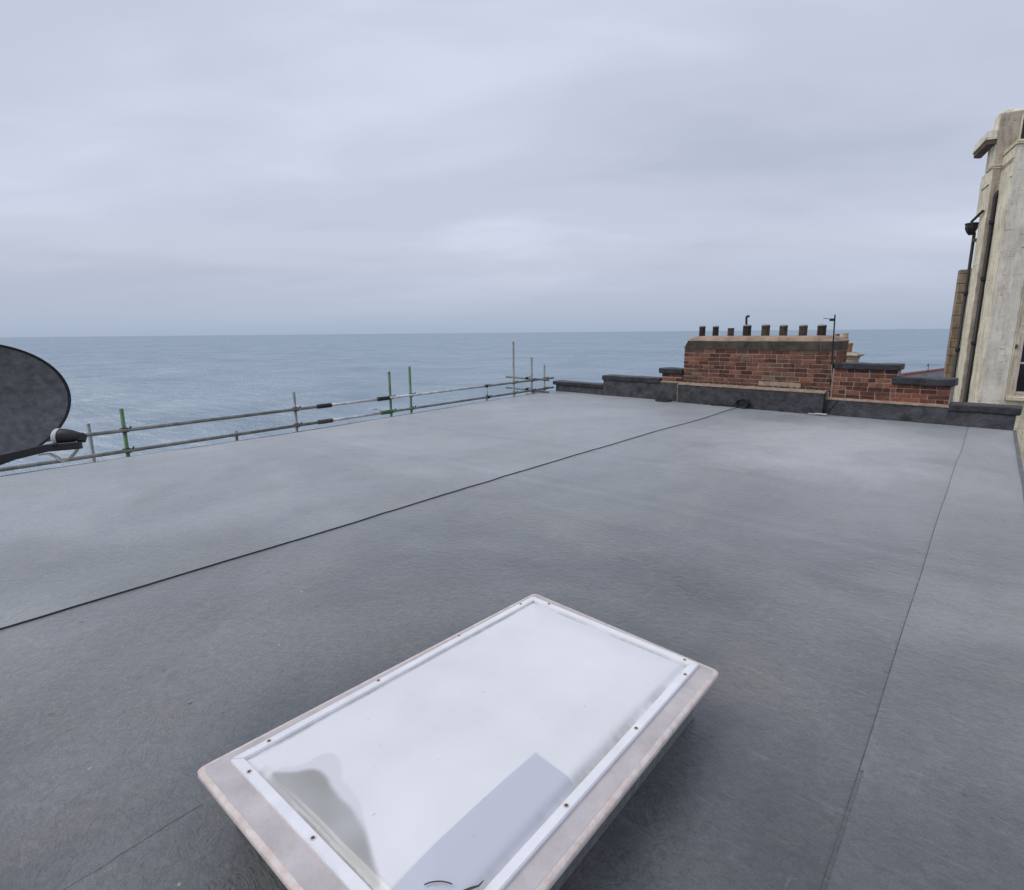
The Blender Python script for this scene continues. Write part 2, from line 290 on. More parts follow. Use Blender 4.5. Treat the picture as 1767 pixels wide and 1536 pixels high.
# ------------------------------------------------------------------ sea and ground
def sea_mat():
    m = bpy.data.materials.new('sea_water'); m.use_nodes = True
    t = m.node_tree; l = t.links.new; bs = t.nodes['Principled BSDF']; c = N(t, 'ShaderNodeTexCoord')
    mp0 = N(t, 'ShaderNodeMapping'); mp0.inputs['Rotation'].default_value = (0, 0, R(-44)); mp0.inputs['Scale'].default_value = (0.35, 1.0, 1); l(c.outputs['Object'], mp0.inputs[0])
    big = N(t, 'ShaderNodeTexNoise', inp={'Scale': 0.006, 'Detail': 5, 'Roughness': 0.6}); l(mp0.outputs[0], big.inputs['Vector'])
    fr = N(t, 'ShaderNodeTexNoise', inp={'Scale': 0.018, 'Detail': 9, 'Roughness': 0.74, 'Distortion': 0.2}); l(c.outputs['Object'], fr.inputs['Vector'])
    av = N(t, 'ShaderNodeMix', data_type='FLOAT'); av.inputs[0].default_value = 0.6; l(big.outputs[0], av.inputs[2]); l(fr.outputs[0], av.inputs[3])
    cr = ramp(t, [(0.36, (0.112, 0.198, 0.265)), (0.5, (0.150, 0.240, 0.305)), (0.64, (0.190, 0.278, 0.338))], av.outputs[0])
    rm = N(t, 'ShaderNodeMapRange', inp={'From Min': 0.35, 'From Max': 0.65, 'To Min': 0.10, 'To Max': 0.34}); l(fr.outputs[0], rm.inputs[0])
    w1 = N(t, 'ShaderNodeTexNoise', inp={'Scale': 0.16, 'Detail': 7, 'Roughness': 0.68, 'Distortion': 0.5}); l(mp0.outputs[0], w1.inputs['Vector'])
    w2 = N(t, 'ShaderNodeTexNoise', inp={'Scale': 0.025, 'Detail': 4, 'Roughness': 0.5, 'Distortion': 0.3}); l(mp0.outputs[0], w2.inputs['Vector'])
    bp1 = N(t, 'ShaderNodeBump', inp={'Strength': 1.0, 'Distance': 2.1}); l(w1.outputs[0], bp1.inputs['Height'])
    bp2 = N(t, 'ShaderNodeBump', inp={'Strength': 0.8, 'Distance': 5.0}); l(w2.outputs[0], bp2.inputs['Height']); l(bp1.outputs[0], bp2.inputs['Normal'])
    # wave slopes never let the mean reflectance of a rough sea climb to one, so the Fresnel term is capped
    df = N(t, 'ShaderNodeBsdfDiffuse'); gl = N(t, 'ShaderNodeBsdfGlossy'); fz = N(t, 'ShaderNodeFresnel', inp={'IOR': 1.333}); mn = N(t, 'ShaderNodeMath', operation='MINIMUM'); mn.inputs[1].default_value = 0.37
    l(cr.outputs[0], df.inputs[0]); l(rm.outputs[0], gl.inputs['Roughness']); l(fz.outputs[0], mn.inputs[0]); gl.inputs[0].default_value = (1, 1, 1, 1)
    for q in (df, gl, fz): l(bp2.outputs[0], q.inputs['Normal'])
    mxs = N(t, 'ShaderNodeMixShader'); l(mn.outputs[0], mxs.inputs[0]); l(df.outputs[0], mxs.inputs[1]); l(gl.outputs[0], mxs.inputs[2])
    t.nodes.remove(bs); l(mxs.outputs[0], t.nodes['Material Output'].inputs['Surface'])
    return m
SEA_Z, GR_Z = -28.0, -14.0
bm = bmesh.new(); prev = []
ang = [2*math.pi*k/96 for k in range(96)]
rings = [[bm.verts.new((rr*math.cos(t_), rr*math.sin(t_), SEA_Z)) for t_ in ang] for rr in (30, 120, 500, 2000, 8000, 30000, 90000)]
for A_, B_ in zip(rings, rings[1:]):
    for k in range(96): bm.faces.new((A_[k], A_[(k+1) % 96], B_[(k+1) % 96], B_[k]))
bm.faces.new(rings[0])
sea = obj('sea', bm, sea_mat()); sea['kind'] = 'structure'
poly = [(-34, -220), (-30, -90), (-33, -20), (-31, 10), (-34, 30), (-24, 44), (0, 52), (40, 56), (120, 40), (400, 60), (400, -220)]
gr = obj('ground', prism(poly, SEA_Z-1, GR_Z), M_ground); gr['kind'] = 'structure'

# ------------------------------------------------------------------ the building we stand on
WX, WY = 0.36, 11.15                       # right-hand end of the parapet
TX = Vector((8.66, -0.70, 0)).normalized()
WROT = math.atan2(TX.y, TX.x)
def wall_y(x): return WY + (x-WX)*TX.y/TX.x
bld = thing('terraced_building', 'flat-roofed terraced building under the grey roof membrane', 'building', (-4, 4, GR_Z))
def left_edge(y): return -8.13 - 0.0625*max(y-4.2, 0)
def wpart(name, bm, m, parent, off):
    o = obj(name, bm, m, parent); return o
BO = Vector((-4, 4, GR_Z))
def at_b(bm):
    for v in bm.verts: v.co -= BO
    return bm
obj('wall', at_b(prism([(-8.1, -8), (0.25, -8), (0.25, wall_y(0.25)+0.25), (-8.40, wall_y(-8.40)+0.25)], GR_Z, -0.25)), M_tan_r, bld)
roof = obj('roof', at_b(prism([(-8.12, -8), (0.33, -8), (0.33, wall_y(0.33)+0.2), (-8.60, wall_y(-8.60)+0.2), (-8.12, 4.2)], -0.25, -0.03)), M_trim, bld)
def height(x, y):
    h = 0.010*noise.noise(Vector((x*0.55, y*0.55, 1.3))) + 0.0035*noise.noise(Vector((x*1.9, y*1.9, 4.1)))
    for yy, amp, wv in ((4.35, 0.006, 0.07), (3.75, 0.004, 0.06), (4.62, 0.004, 0.06), (6.1, 0.005, 0.08), (2.75, 0.003, 0.06)):   # board edges telegraphing through
        d = y - yy - 0.05*noise.noise(Vector((x*0.8, yy, 0)))
        h += amp*math.exp(-(d/wv)**2)*(0.6+0.6*noise.noise(Vector((x*1.3, yy*3, 7))))
    return h
def sheet(name, xa, xb, ya, yb, lift, m, step=0.06):
    ny = max(2, int(14/step) if False else int((12.2-ya)/step)); nx = max(2, int(abs((xb(0)-xa(0)))/step)+1)
    bm = bmesh.new(); g = []
    for j in range(ny+1):
        row = []
        for i in range(nx+1):
            f_ = j/ny; x0 = xa(0)+(xb(0)-xa(0))*i/nx
            y = ya + (yb(x0)-ya)*f_; x = xa(y)+(xb(y)-xa(y))*i/nx
            row.append(bm.verts.new(Vector((x, y, height(x, y)+lift)) - BO))
        g.append(row)
    for j in range(ny):
        for i in range(nx): bm.faces.new((g[j][i], g[j][i+1], g[j+1][i+1], g[j+1][i]))
    # turn the edges down so each sheet has thickness
    rim = [e for e in bm.edges if len(e.link_faces) == 1]
    for e in rim: e.smooth = False
    ex = bmesh.ops.extrude_edge_only(bm, edges=rim)
    for v in ex['geom']:
        if isinstance(v, bmesh.types.BMVert): v.co.z -= 0.012 + lift
    me = bpy.data.meshes.new(name); bm.to_mesh(me); bm.free()
    for f_ in me.polygons: f_.use_smooth = True
    return link(name, me, m, bld)
def seam_x(y): return -3.80 + 0.02*math.sin(y*0.8) + 0.03*noise.noise(Vector((y*0.5, 3, 0))) + 0.010*max(0, y-7)
def seam_r(y): return -0.185 + 0.012*noise.noise(Vector((y*0.6, 9, 0))) + 0.004*max(0, y-5)
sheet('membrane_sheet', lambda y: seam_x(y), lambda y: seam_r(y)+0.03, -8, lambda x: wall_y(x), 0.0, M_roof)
sheet('membrane_sheet', lambda y: left_edge(y), lambda y: seam_x(y), -8, lambda x: wall_y(x), 0.007, M_roof_l)
sheet('membrane_sheet', lambda y: seam_r(y), lambda y: 0.36, 2.07, lambda x: wall_y(x), 0.003, M_roof_r)
sheet('membrane_sheet', lambda y: seam_r(y)+0.012, lambda y: 0.36, -8, lambda x: 2.09, 0.0045, M_roof_r)
def strip(name, path, w, m, lift, hgt=0.004):
    bm = bmesh.new(); prev = None
    for k, (x, y) in enumerate(path):
        x2, y2 = path[min(k+1, len(path)-1)]; x1, y1 = path[max(k-1, 0)]
        d = Vector((x2-x1, y2-y1)).normalized(); nx, ny = -d.y, d.x
        ww = w*(0.8+0.5*abs(noise.noise(Vector((x*3, y*3, 2)))))
        z = height(x, y)+lift
        vs_ = [bm.verts.new(Vector((x+nx*o_*ww, y+ny*o_*ww, z+dz)) - BO) for o_, dz in ((-0.5, -0.002), (-0.25, hgt), (0.25, hgt), (0.5, -0.002))]
        if prev:
            for i in range(3): bm.faces.new((prev[i], prev[i+1], vs_[i+1], vs_[i]))
        prev = vs_
    return obj(name, bm, m, bld)
ys = [-8 + 0.1*k for k in range(195)]
strip('seam', [(seam_x(y)+0.003+0.005*noise.noise(Vector((y*5, 1, 0))), y) for y in [-8+0.04*q_ for q_ in range(490)] if y < wall_y(-3.8)-0.02], 0.0115, M_seam, 0.005, 0.004)
strip('seam', [(seam_r(y)-0.003, y) for y in ys if y < wall_y(-0.18)-0.02], 0.004, M_seam3, 0.001, 0.001)
strip('seam', [(-1.80+0.010*noise.noise(Vector((y*3, 0, 0)))+0.007*noise.noise(Vector((y*17, 5, 0))), y) for y in [-4+0.02*k for k in range(228)]], 0.012, M_roof, 0.0, 0.0018)
obj('edge_trim', at_b(B(0.352, 0.392, -8, wall_y(0.36), -0.10, 0.006, 0.006)), M_trim, bld)
ey_ = [-8, 0, 4.2, 5, 6, 7, 8, 9, 10, 11, 11.83]
bm = prism([(left_edge(y), y) for y in ey_] + [(left_edge(y)-0.03, y) for y in ey_[::-1]], -0.14, 0.010)
obj('edge_trim', at_b(bm), M_trim, bld)

# ------------------------------------------------------------------ brick kit
BK = []
def brick_mesh(ln, m, seed):
    b = B(-ln/2, ln/2, 0, 0.10, -0.0325, 0.0325, 0.005)
    rs = random.Random(seed)
    for v in b.verts: v.co += Vector((rs.uniform(-1, 1), rs.uniform(-1, 1), rs.uniform(-1, 1)))*0.0018
    bmesh.ops.recalc_face_normals(b, faces=b.faces)
    me = bpy.data.meshes.new('brick'); b.to_mesh(me); b.free(); me.materials.append(m); return me
cache = {}
def brick(parent, x, y, z, ln, m=None, rot=0.0):
    m = m or M_brick; key = (round(ln, 2), m.name, random.randrange(3))
    if key not in cache: cache[key] = brick_mesh(round(ln, 2), m, len(cache))
    o = bpy.data.objects.new('brick', cache[key]); COL.objects.link(o); o.parent = parent
    o.location = (x, y+random.uniform(-0.004, 0.004), z); o.rotation_euler = (random.uniform(-.01, .01), random.uniform(-.008, .008), rot)
    return o
def bricks(parent, x0, x1, z0, z1, yf, pick=lambda x, z: None, phase=0, course=0.075, zlim=None):
    n = int(round((z1-z0)/course)); ch = (z1-z0)/n
    for k in range(n):
        z = z0+ch*(k+0.5); x = x0
        if (k+phase) % 2: first = 0.105
        else: first = 0.215
        ln = first
        while x < x1-0.03:
            ln = min(ln, x1-x)
            if x1-(x+ln) < 0.06: ln = x1-x
            brick(parent, x+ln/2, yf, z, ln-0.010 if ln > 0.05 else ln, pick(x+ln/2, z))
            x += ln
            ln = 0.105 if random.random() < 0.22 else 0.225

# ------------------------------------------------------------------ parapet wall
par = thing('parapet_wall', 'stepped brick parapet with dark membrane copings at the far end of the roof', 'wall', (WX, WY, 0), WROT)
def coping(x0, x1, z0, z1, y0=-0.055, y1=0.30):
    b = B(x0, x1, y0, y1, z0, z1, 0.016, seg=2); subdiv_x(b, 0.13); jitter(b, 0.013, 3.5, x0)
    return obj('coping', b, M_dark2, par)
coping(-9.00, -7.43, 0.165, 0.262)
coping(-7.47, -5.92, 0.368, 0.487)
coping(-5.95, -5.40, 0.598, 0.710)
coping(-2.50, -1.505, 0.822, 0.930)
coping(-1.61, -0.770, 0.602, 0.725)
coping(-0.81, 0.045, 0.228, 0.345)
# wall cores (mortar), dark upstands
def core(x0, x1, z1, z0=-0.24): obj('wall_core', B(x0, x1, 0.008, 0.235, z0, z1), M_mortar, par)
core(-5.90, -5.42, 0.605); core(-2.52, -1.54, 0.83); core(-1.545, -0.81, 0.61)
def upstand(x0, x1, z1, y0=-0.03, y1=0.006, name='upstand'):
    b = B(x0, x1, y0, y1, -0.02, z1, 0.006); subdiv_x(b, 0.12); jitter(b, 0.016, 3.2, x0*2)
    for v in b.verts:
        if v.co.z < 0.05: v.co.y -= 0.03
    return obj(name, b, M_dark, par)
upstand(-8.93, -7.42, 0.185, -0.02, 0.24)
upstand(-7.44, -5.90, 0.39, -0.025, 0.24)
upstand(-5.93, -5.38, 0.415)
upstand(-2.60, -0.80, 0.285)
upstand(-0.83, -0.015, 0.245, -0.03, 0.24)
lap = bmesh.new(); lv = [lap.verts.new(q) for q in ((-2.38, -0.034, 0.27), (-2.365, -0.034, 0.27), (-2.53, -0.068, 0.02), (-2.545, -0.068, 0.02), (-2.38, -0.044, 0.27), (-2.365, -0.044, 0.27), (-2.53, -0.078, 0.02), (-2.545, -0.078, 0.02))]
for f_ in ((0, 1, 2, 3), (4, 5, 6, 7), (0, 1, 5, 4), (1, 2, 6, 5), (2, 3, 7, 6), (3, 0, 4, 7)): lap.faces.new([lv[i] for i in f_])
obj('flashing_lap', lap, M_seam, par)
def fillet(x0, x1, z, parent, y=-0.045, h=0.03):
    b = bmesh.new(); prev = None; n = int((x1-x0)/0.06)+1
    for k in range(n+1):
        x = x0+(x1-x0)*k/n; j = 0.010*noise.noise(Vector((x*6, z, 0)))
        vs_ = [b.verts.new(q) for q in ((x, y, z-0.012), (x, y, z+0.004+j*0.4), (x, -0.002, z+h+j), (x, 0.012, z+h+j), (x, 0.012, z-0.012))]
        if prev:
            for i in range(5): b.faces.new((prev[i], prev[(i+1) % 5], vs_[(i+1) % 5], vs_[i]))
        else: b.faces.new(vs_)
        prev = vs_
    b.faces.new(prev)
    return obj('mortar_fillet', b, M_fillet, parent)
fillet(-2.58, -0.80, 0.285, par)
fillet(-5.92, -5.39, 0.412, par, -0.036, 0.016)
def pick_r(x, z):
    if -1.62 < x < -1.05 and z < 0.46 and random.random() < 0.8 - abs(x+1.35): return M_brick_o
    return None
bricks(par, -5.90, -5.42, 0.425, 0.605, 0.0, phase=1)
bricks(par, -2.50, -1.54, 0.305, 0.83, 0.0, pick_r)
bricks(par, -1.54, -0.82, 0.310, 0.61, 0.0, pick_r, phase=1)
for z in (0.345, 0.42, 0.495, 0.57): brick(par, -0.822, 0.17, z, 0.12, None, R(90))

# ------------------------------------------------------------------ chimney stack
ch = thing('chimney_stack', 'wide red brick chimney stack with eight short dark pots on the parapet', 'chimney', (WX, WY, 0), WROT)
CX0, CX1 = -5.39, -2.53
obj('stack_core', B(CX0+0.012, CX1-0.012, 0.0, 0.76, -0.24, 1.13), M_mortar, ch)
def pick_c(x, z):
    q = noise.noise(Vector((x*1.6, z*4, 2.0)))
    if q > 0.22 and random.random() < 0.65: return M_brick_t
    return M_brick_t if random.random() < 0.04 else None
bricks(ch, CX0, CX1, 0.405, 1.128, -0.012, pick_c, course=0.0785)
for k in range(9):                      # returns on the two ends
    z = 0.405+0.0803*(k+0.5)
    for xe, rot in ((CX1+0.006, R(90)), (CX0-0.006, R(-90))):
        y = 0.10 if k % 2 else 0.20
        while y < 0.72:
            ln = min(0.215, 0.76-y); brick(ch, xe, y+ln/2, z, ln-0.010, None, rot); y += ln
obj('back_bricks', B(CX0, CX1, 0.762, 0.79, -0.24, 1.128), M_brick, ch)
xs = [-5.40, -5.25, -4.24, -3.85, -3.57, -2.75, -2.525]
for x0, x1 in zip(xs, xs[1:]):
    b = B(x0+0.005, x1-0.005, -0.03, 0.81, 1.132, 1.296, 0.006); subdiv_x(b, 0.15); jitter(b, 0.006, 4, x0)
    if x0 < -5.3:
        for v in b.verts:
            if v.co.x < -5.3 and v.co.z > 1.24: v.co.x += 0.085
    obj('cap_stone', b, M_stone, ch)
obj('cap_joint', B(-5.28, -2.54, -0.016, 0.79, 1.130, 1.285), M_mortar, ch)
b = bmesh.new(); prev = None; nx = 44
for k in range(nx+1):
    x = -5.335+(2.80)*k/nx; e = min(1, min(x+5.335, -2.535-x)/0.20); hh = 0.105*(1-(1-e)**2)**0.5
    pr = []
    for y, zf in ((-0.012, 0), (0.02, 0.62), (0.10, 0.93), (0.30, 1.0), (0.50, 1.0), (0.68, 0.93), (0.77, 0.62), (0.79, 0)):
        pr.append(b.verts.new((x, y, 1.288+hh*zf+(0.008*noise.noise(Vector((x*4, y*6, 0))) if zf else 0))))
    if prev:
        for i in range(7): b.faces.new((prev[i], prev[i+1], pr[i+1], pr[i]))
    prev = pr
obj('flaunching', b, M_flaunch, ch, smooth=True)
pots = [(-5.19, .062, .205, 0), (-4.895, .060, .20, 0), (-4.57, .062, .175, 1), (-4.24, .078, .21, 0), (-3.875, .076, .212, 1), (-3.54, .072, .20, 1), (-3.185, .072, .195, 1), (-2.865, .074, .195, 0)]
for i, (x, rr, hh, k) in enumerate(pots):
    e = lambda q, z: (1.0 if (q//2) % 2 else 0.86) if 0.02 < z < hh_-0.03 else 1.0
    hh_ = hh
    c = lathe([(rr*1.02, -0.04), (rr*1.02, 0.02), (rr, 0.021), (rr, hh-0.031), (rr*1.05, hh-0.03), (rr*1.05, hh-0.012)], 32, (x, 0.35, 1.385), f=e)
    po = obj('chimney_pot', c, M_pot2 if k else M_pot, ch)
    if i != 2: obj('pot_cap', lathe([(rr*1.04, hh-0.0115), (rr*1.0, hh+0.004), (rr*0.6, hh+0.014), (rr*0.1, hh+0.017)], 24, (x, 0.35, 1.385)), M_potcap, po)
    if i == 3: obj('flue_pipe', tube([(x-0.02, 0.35, 1.60), (x-0.03, 0.35, 1.745), (x-0.027, 0.35, 1.765), (x-0.005, 0.35, 1.775), (x+0.025, 0.35, 1.772)], [0.021, 0.021, 0.023, 0.023, 0.023]), M_iron, po)
# boxed-in base in front of the stack
b = B(-5.41, -2.575, -0.155, -0.004, -0.02, 0.395, 0.008); subdiv_x(b, 0.11); jitter(b, 0.013, 3.5, 4)
obj('base_flashing', b, M_dark, ch)
b = bmesh.new(); prev = None
for k in range(61):
    x = -5.415+2.845*k/60; j = 0.008*noise.noise(Vector((x*5, 1, 0)))
    vs_ = [b.verts.new(q) for q in ((x, -0.168, 0.385), (x, -0.165, 0.400+j*.3), (x, -0.02, 0.432+j), (x, 0.0, 0.432+j), (x, 0.0, 0.385))]
    if prev:
        for i in range(5): b.faces.new((prev[i], prev[(i+1) % 5], vs_[(i+1) % 5], vs_[i]))
    else: b.faces.new(vs_)
    prev = vs_
b.faces.new(prev)
obj('mortar_fillet', b, M_fillet, ch)
obj('corner_strip', B(-5.425, -5.408, -0.170, -0.15, 0.0, 0.39, 0.003), M_fillet, ch)
for k in range(24):
    x = -5.36+0.116*k
    obj('flashing_wedge', jitter(B(x, x+random.uniform(0.05, 0.09), -0.035, -0.008, 0.440, 0.456, 0.003), 0.004, 9, k), M_stone, ch)
b = jitter(subdiv_x(B(-3.80, -3.02, -0.022, -0.010, 0.445, 0.535, 0.004), 0.05), 0.016, 8, 3)
obj('mortar_patch', b, M_fillet, ch)

# aerials
def aerial(name, label, loc, mastz, tilt, size):
    t = thing(name, label, 'aerial', loc, WROT)
    k_ = 0.36 if size > 0.5 else 0.0
    obj('mast', tube([(tilt*k_, 0, mastz*k_), (tilt, 0, mastz)], 0.0115, 10), M_iron, t)
    if k_:
        obj('downlead', tube([(0.0, 0.012, 0.03), (0.012, 0.01, 0.2), (tilt*k_*0.5, 0.0, mastz*k_*0.7), (tilt*k_, -0.004, mastz*k_+0.05)], 0.007, 8), M_fillet, t)
        obj('wall_bracket', B(-0.03, 0.02, -0.012, 0.05, mastz*k_, mastz*k_+0.03, 0.003), M_iron, t)
    obj('bracket', B(-0.075+tilt, 0.0+tilt, -0.02, 0.02, mastz-0.11, mastz-0.065, 0.004), M_iron, t)
    obj('boom', tube([(tilt-0.20*size, 0.0, mastz-0.06), (tilt, 0, mastz-0.085)], 0.005, 8), M_iron, t)
    return t
wl = lambda x, y, z: (WX+TX.x*x-TX.y*y, WY+TX.y*x+TX.x*y, z)
aerial('television_aerial', 'thin dark aerial mast fixed to the right end of the chimney stack', wl(-2.515, -0.045, 0.40), 1.355, -0.045, 0.9)

# small things by the upstand
def coil(cx, cy):
    pts = []
    for k in range(70):
        t_ = k/69*2*math.pi*2.6; rr = 0.10+0.012*math.sin(t_*1.7)
        pts.append((cx+rr*math.cos(t_)*1.15, cy-0.004+0.02*math.sin(t_*0.7), 0.105+rr*math.sin(t_)*0.85))
    return pts
w = wl(-3.98, -0.21, 0)
tc_ = thing('cable_coil', 'black cable coil leaning on the chimney base at the seam end', 'cable', w, WROT)
obj('loop', tube(coil(0, 0), 0.016, 8), M_black, tc_, True)
obj('loose_end', tube([(-0.12, 0, 0.10), (-0.22, -0.01, 0.04), (-0.34, 0.0, 0.05), (-0.42, 0.01, 0.075), (-0.5, 0, 0.03), (-0.66, 0.02, 0.02)], 0.016, 8), M_black, tc_, True)
tag(obj('rubber_pad', lathe([(0.17, 0), (0.18, 0.012), (0.16, 0.03), (0.05, 0.034)], 28, (0, 0, 0)), M_seam), 'flat black rubber pad lying by the left corner of the chimney base', 'pad').location = (-5.36, 11.42, 0.012)
dp = thing('metal_bracket', 'pale grey metal bracket lying by the right corner of the chimney base', 'bracket', (-2.27, 11.14, 0.012), WROT)
obj('plate', B(-0.16, 0.02, -0.05, 0.05, 0, 0.014, 0.003), M_galv, dp); obj('plate', B(-0.04, 0.15, -0.08, 0.02, 0.015, 0.03, 0.003), M_galv, dp)

# ------------------------------------------------------------------ skylight
sk = thing('skylight', 'white domed rooflight with a weathered pinkish frame in the foreground', 'skylight', (-1.18, 1.29, 0))
SO = Vector((-1.18, 1.29, 0))
def sloc(bm):
    for v in bm.verts: v.co -= SO
    return bm
Q = [(-1.718, 0.508), (-0.664, 0.500), (-0.668, 2.032), (-1.645, 2.106)]     # outer corners of the lid
def rounded(q, rad, n=6):
    out = []; m_ = len(q)
    for i in range(m_):
        p0, p1, p2 = Vector(q[i-1]), Vector(q[i]), Vector(q[(i+1) % m_])
        a_ = p1+(p0-p1).normalized()*rad; c_ = p1+(p2-p1).normalized()*rad
        for k in range(n+1):
            t_ = k/n; out.append(tuple((1-t_)**2*a_+2*t_*(1-t_)*p1+t_*t_*c_))
    return out
def inset(q, l_, b_, r_, t_): return [(q[0][0]+l_, q[0][1]+b_), (q[1][0]-r_, q[1][1]+b_), (q[2][0]-r_, q[2][1]-t_), (q[3][0]+l_, q[3][1]-t_)]
def loft(loops, close_top=False):
    bm = bmesh.new(); L_ = [[bm.verts.new((x, y, z)) for x, y in lp] for lp, z in loops]
    for A_, B_ in zip(L_, L_[1:]):
        n = len(A_)
        for k in range(n): bm.faces.new((A_[k], A_[(k+1) % n], B_[(k+1) % n], B_[k]))
    if close_top: bm.faces.new(L_[-1])
    return bm
IN = [(-1.658, 0.590), (-0.738, 0.588), (-0.742, 2.005), (-1.612, 2.048)]    # outer line of the white bars
obj('kerb', sloc(loft([(rounded([(-1.655, 0.575), (-0.735, 0.570), (-0.735, 1.985), (-1.60, 2.04)], 0.03), 0.0), (rounded([(-1.645, 0.585), (-0.745, 0.58), (-0.745, 1.975), (-1.59, 2.03)], 0.03), 0.175)], True)), M_roof, sk)
k_ = lambda d: rounded(inset(Q, d, d, d, d), 0.026)
obj('lid_frame', sloc(loft([(k_(0.017), 0.199), (rounded(IN, 0.026), 0.2005)])), M_lid, sk)
lip = loft([(k_(0.03), 0.176), (k_(0.002), 0.176), (k_(0.0), 0.179), (k_(0.0), 0.193), (k_(0.003), 0.197), (k_(0.017), 0.199)])
obj('lid_edge', sloc(jitter(lip, 0.0018, 12)), M_lip, sk, True)
BW = 0.031
ib = inset(IN, BW, BW, BW, BW)
def bar(p0, p1, q1, q0):
    b = prism([p0, p1, q1, q0], 0.197, 0.212); bmesh.ops.bevel(b, geom=b.edges[:], offset=0.0025, segments=2, affect='EDGES'); return obj('glazing_bar', sloc(b), M_bar, sk)
for i in range(4):
    j = (i+1) % 4
    bar(IN[i], IN[j], ib[j], ib[i])
# dome with its stains and the lilac view painted on
def dome_mat():
    m = bpy.data.materials.new('milky_dome'); m.use_nodes = True
    t = m.node_tree; l = t.links.new; bs = t.nodes['Principled BSDF']
    at = N(t, 'ShaderNodeVertexColor', layer_name='stain_and_view'); c = N(t, 'ShaderNodeTexCoord')
    sp = N(t, 'ShaderNodeSeparateColor'); l(at.outputs[0], sp.inputs[0])
    no = N(t, 'ShaderNodeTexNoise', inp={'Scale': 2.6, 'Detail': 4, 'Roughness': 0.5}); l(c.outputs['Object'], no.inputs['Vector'])
    cr = ramp(t, [(0.3, (0.70, 0.705, 0.70)), (0.7, (0.81, 0.80, 0.82))], no.outputs[0])
    col = cr.outputs[0]
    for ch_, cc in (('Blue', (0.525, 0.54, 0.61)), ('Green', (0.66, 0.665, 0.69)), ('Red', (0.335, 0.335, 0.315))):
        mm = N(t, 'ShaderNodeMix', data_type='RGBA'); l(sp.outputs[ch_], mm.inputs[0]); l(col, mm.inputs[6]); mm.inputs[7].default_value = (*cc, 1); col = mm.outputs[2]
    mg = N(t, 'ShaderNodeMix', data_type='RGBA'); l(at.outputs['Alpha'], mg.inputs[0]); l(col, mg.inputs[6]); mg.inputs[7].default_value = (0.40, 0.40, 0.36, 1); col = mg.outputs[2]
    sn = N(t, 'ShaderNodeTexNoise', inp={'Scale': 38, 'Detail': 2, 'Roughness': 0.5}); l(c.outputs['Object'], sn.inputs['Vector'])
    sr = ramp(t, [(0.735, (0, 0, 0)), (0.78, (0.35, 0.35, 0.35))], sn.outputs[0])
    mm = N(t, 'ShaderNodeMix', data_type='RGBA'); l(sr.outputs[0], mm.inputs[0]); l(col, mm.inputs[6]); mm.inputs[7].default_value = (0.42, 0.38, 0.36, 1)
    l(mm.outputs[2], bs.inputs['Base Color'])
    bs.inputs['Roughness'].default_value = 0.13; bs.inputs['Specular IOR Level'].default_value = 0.5
    return m
def sdist(p_, poly_):                  # signed distance, negative inside
    ins = False; best = 9; n = len(poly_)
    for i in range(n):
        ax, ay = poly_[i]; bx, by = poly_[(i+1) % n]
        ex, ey = bx-ax, by-ay; t_ = max(0, min(1, ((p_[0]-ax)*ex+(p_[1]-ay)*ey)/(ex*ex+ey*ey)))
        dx, dy = p_[0]-ax-ex*t_, p_[1]-ay-ey*t_; best = min(best, dx*dx+dy*dy)
        if (ay > p_[1]) != (by > p_[1]) and p_[0] < (bx-ax)*(p_[1]-ay)/(by-ay)+ax: ins = not ins
    return -math.sqrt(best) if ins else math.sqrt(best)
ST_IN = [(-1.525, 0.632), (-1.458, 0.669), (-1.407, 0.733), (-1.35, 0.736), (-1.32, 0.72), (-1.271, 0.719), (-1.197, 0.717), (-1.129, 0.701), (-1.061, 0.675), (-1.001, 0.649), (-0.954, 0.628)]
ST_OUT = [(-1.53, 0.633), (-1.441, 0.72), (-1.444, 0.755), (-1.429, 0.796), (-1.386, 0.804), (-1.337, 0.776), (-1.314, 0.752), (-1.257, 0.758), (-1.188, 0.743), (-1.145, 0.717), (-1.058, 0.677), (-0.98, 0.642), (-0.95, 0.628)]
def chaikin(q, n=3):
    for _ in range(n):
        o_ = []
        for i in range(len(q)):
            a_, b_ = q[i], q[(i+1) % len(q)]
            o_ += [(a_[0]*.75+b_[0]*.25, a_[1]*.75+b_[1]*.25), (a_[0]*.25+b_[0]*.75, a_[1]*.25+b_[1]*.75)]
        q = o_
    return q
ST_IN, ST_OUT = chaikin(ST_IN), chaikin(ST_OUT)
LILAC_VIEW = [(-0.938, 0.56), (-0.74, 0.56), (-0.74, 1.19), (-0.930, 1.196)]  # lilac view of a panel below, painted into the dome's colour
di = inset(IN, BW-0.004, BW-0.004, BW-0.004, BW-0.004)
nu, nv = 150, 250
bm = bmesh.new(); g = []; cols = []
def sm(e0, e1, x): t_ = max(0, min(1, (x-e0)/(e1-e0))); return t_*t_*(3-2*t_)
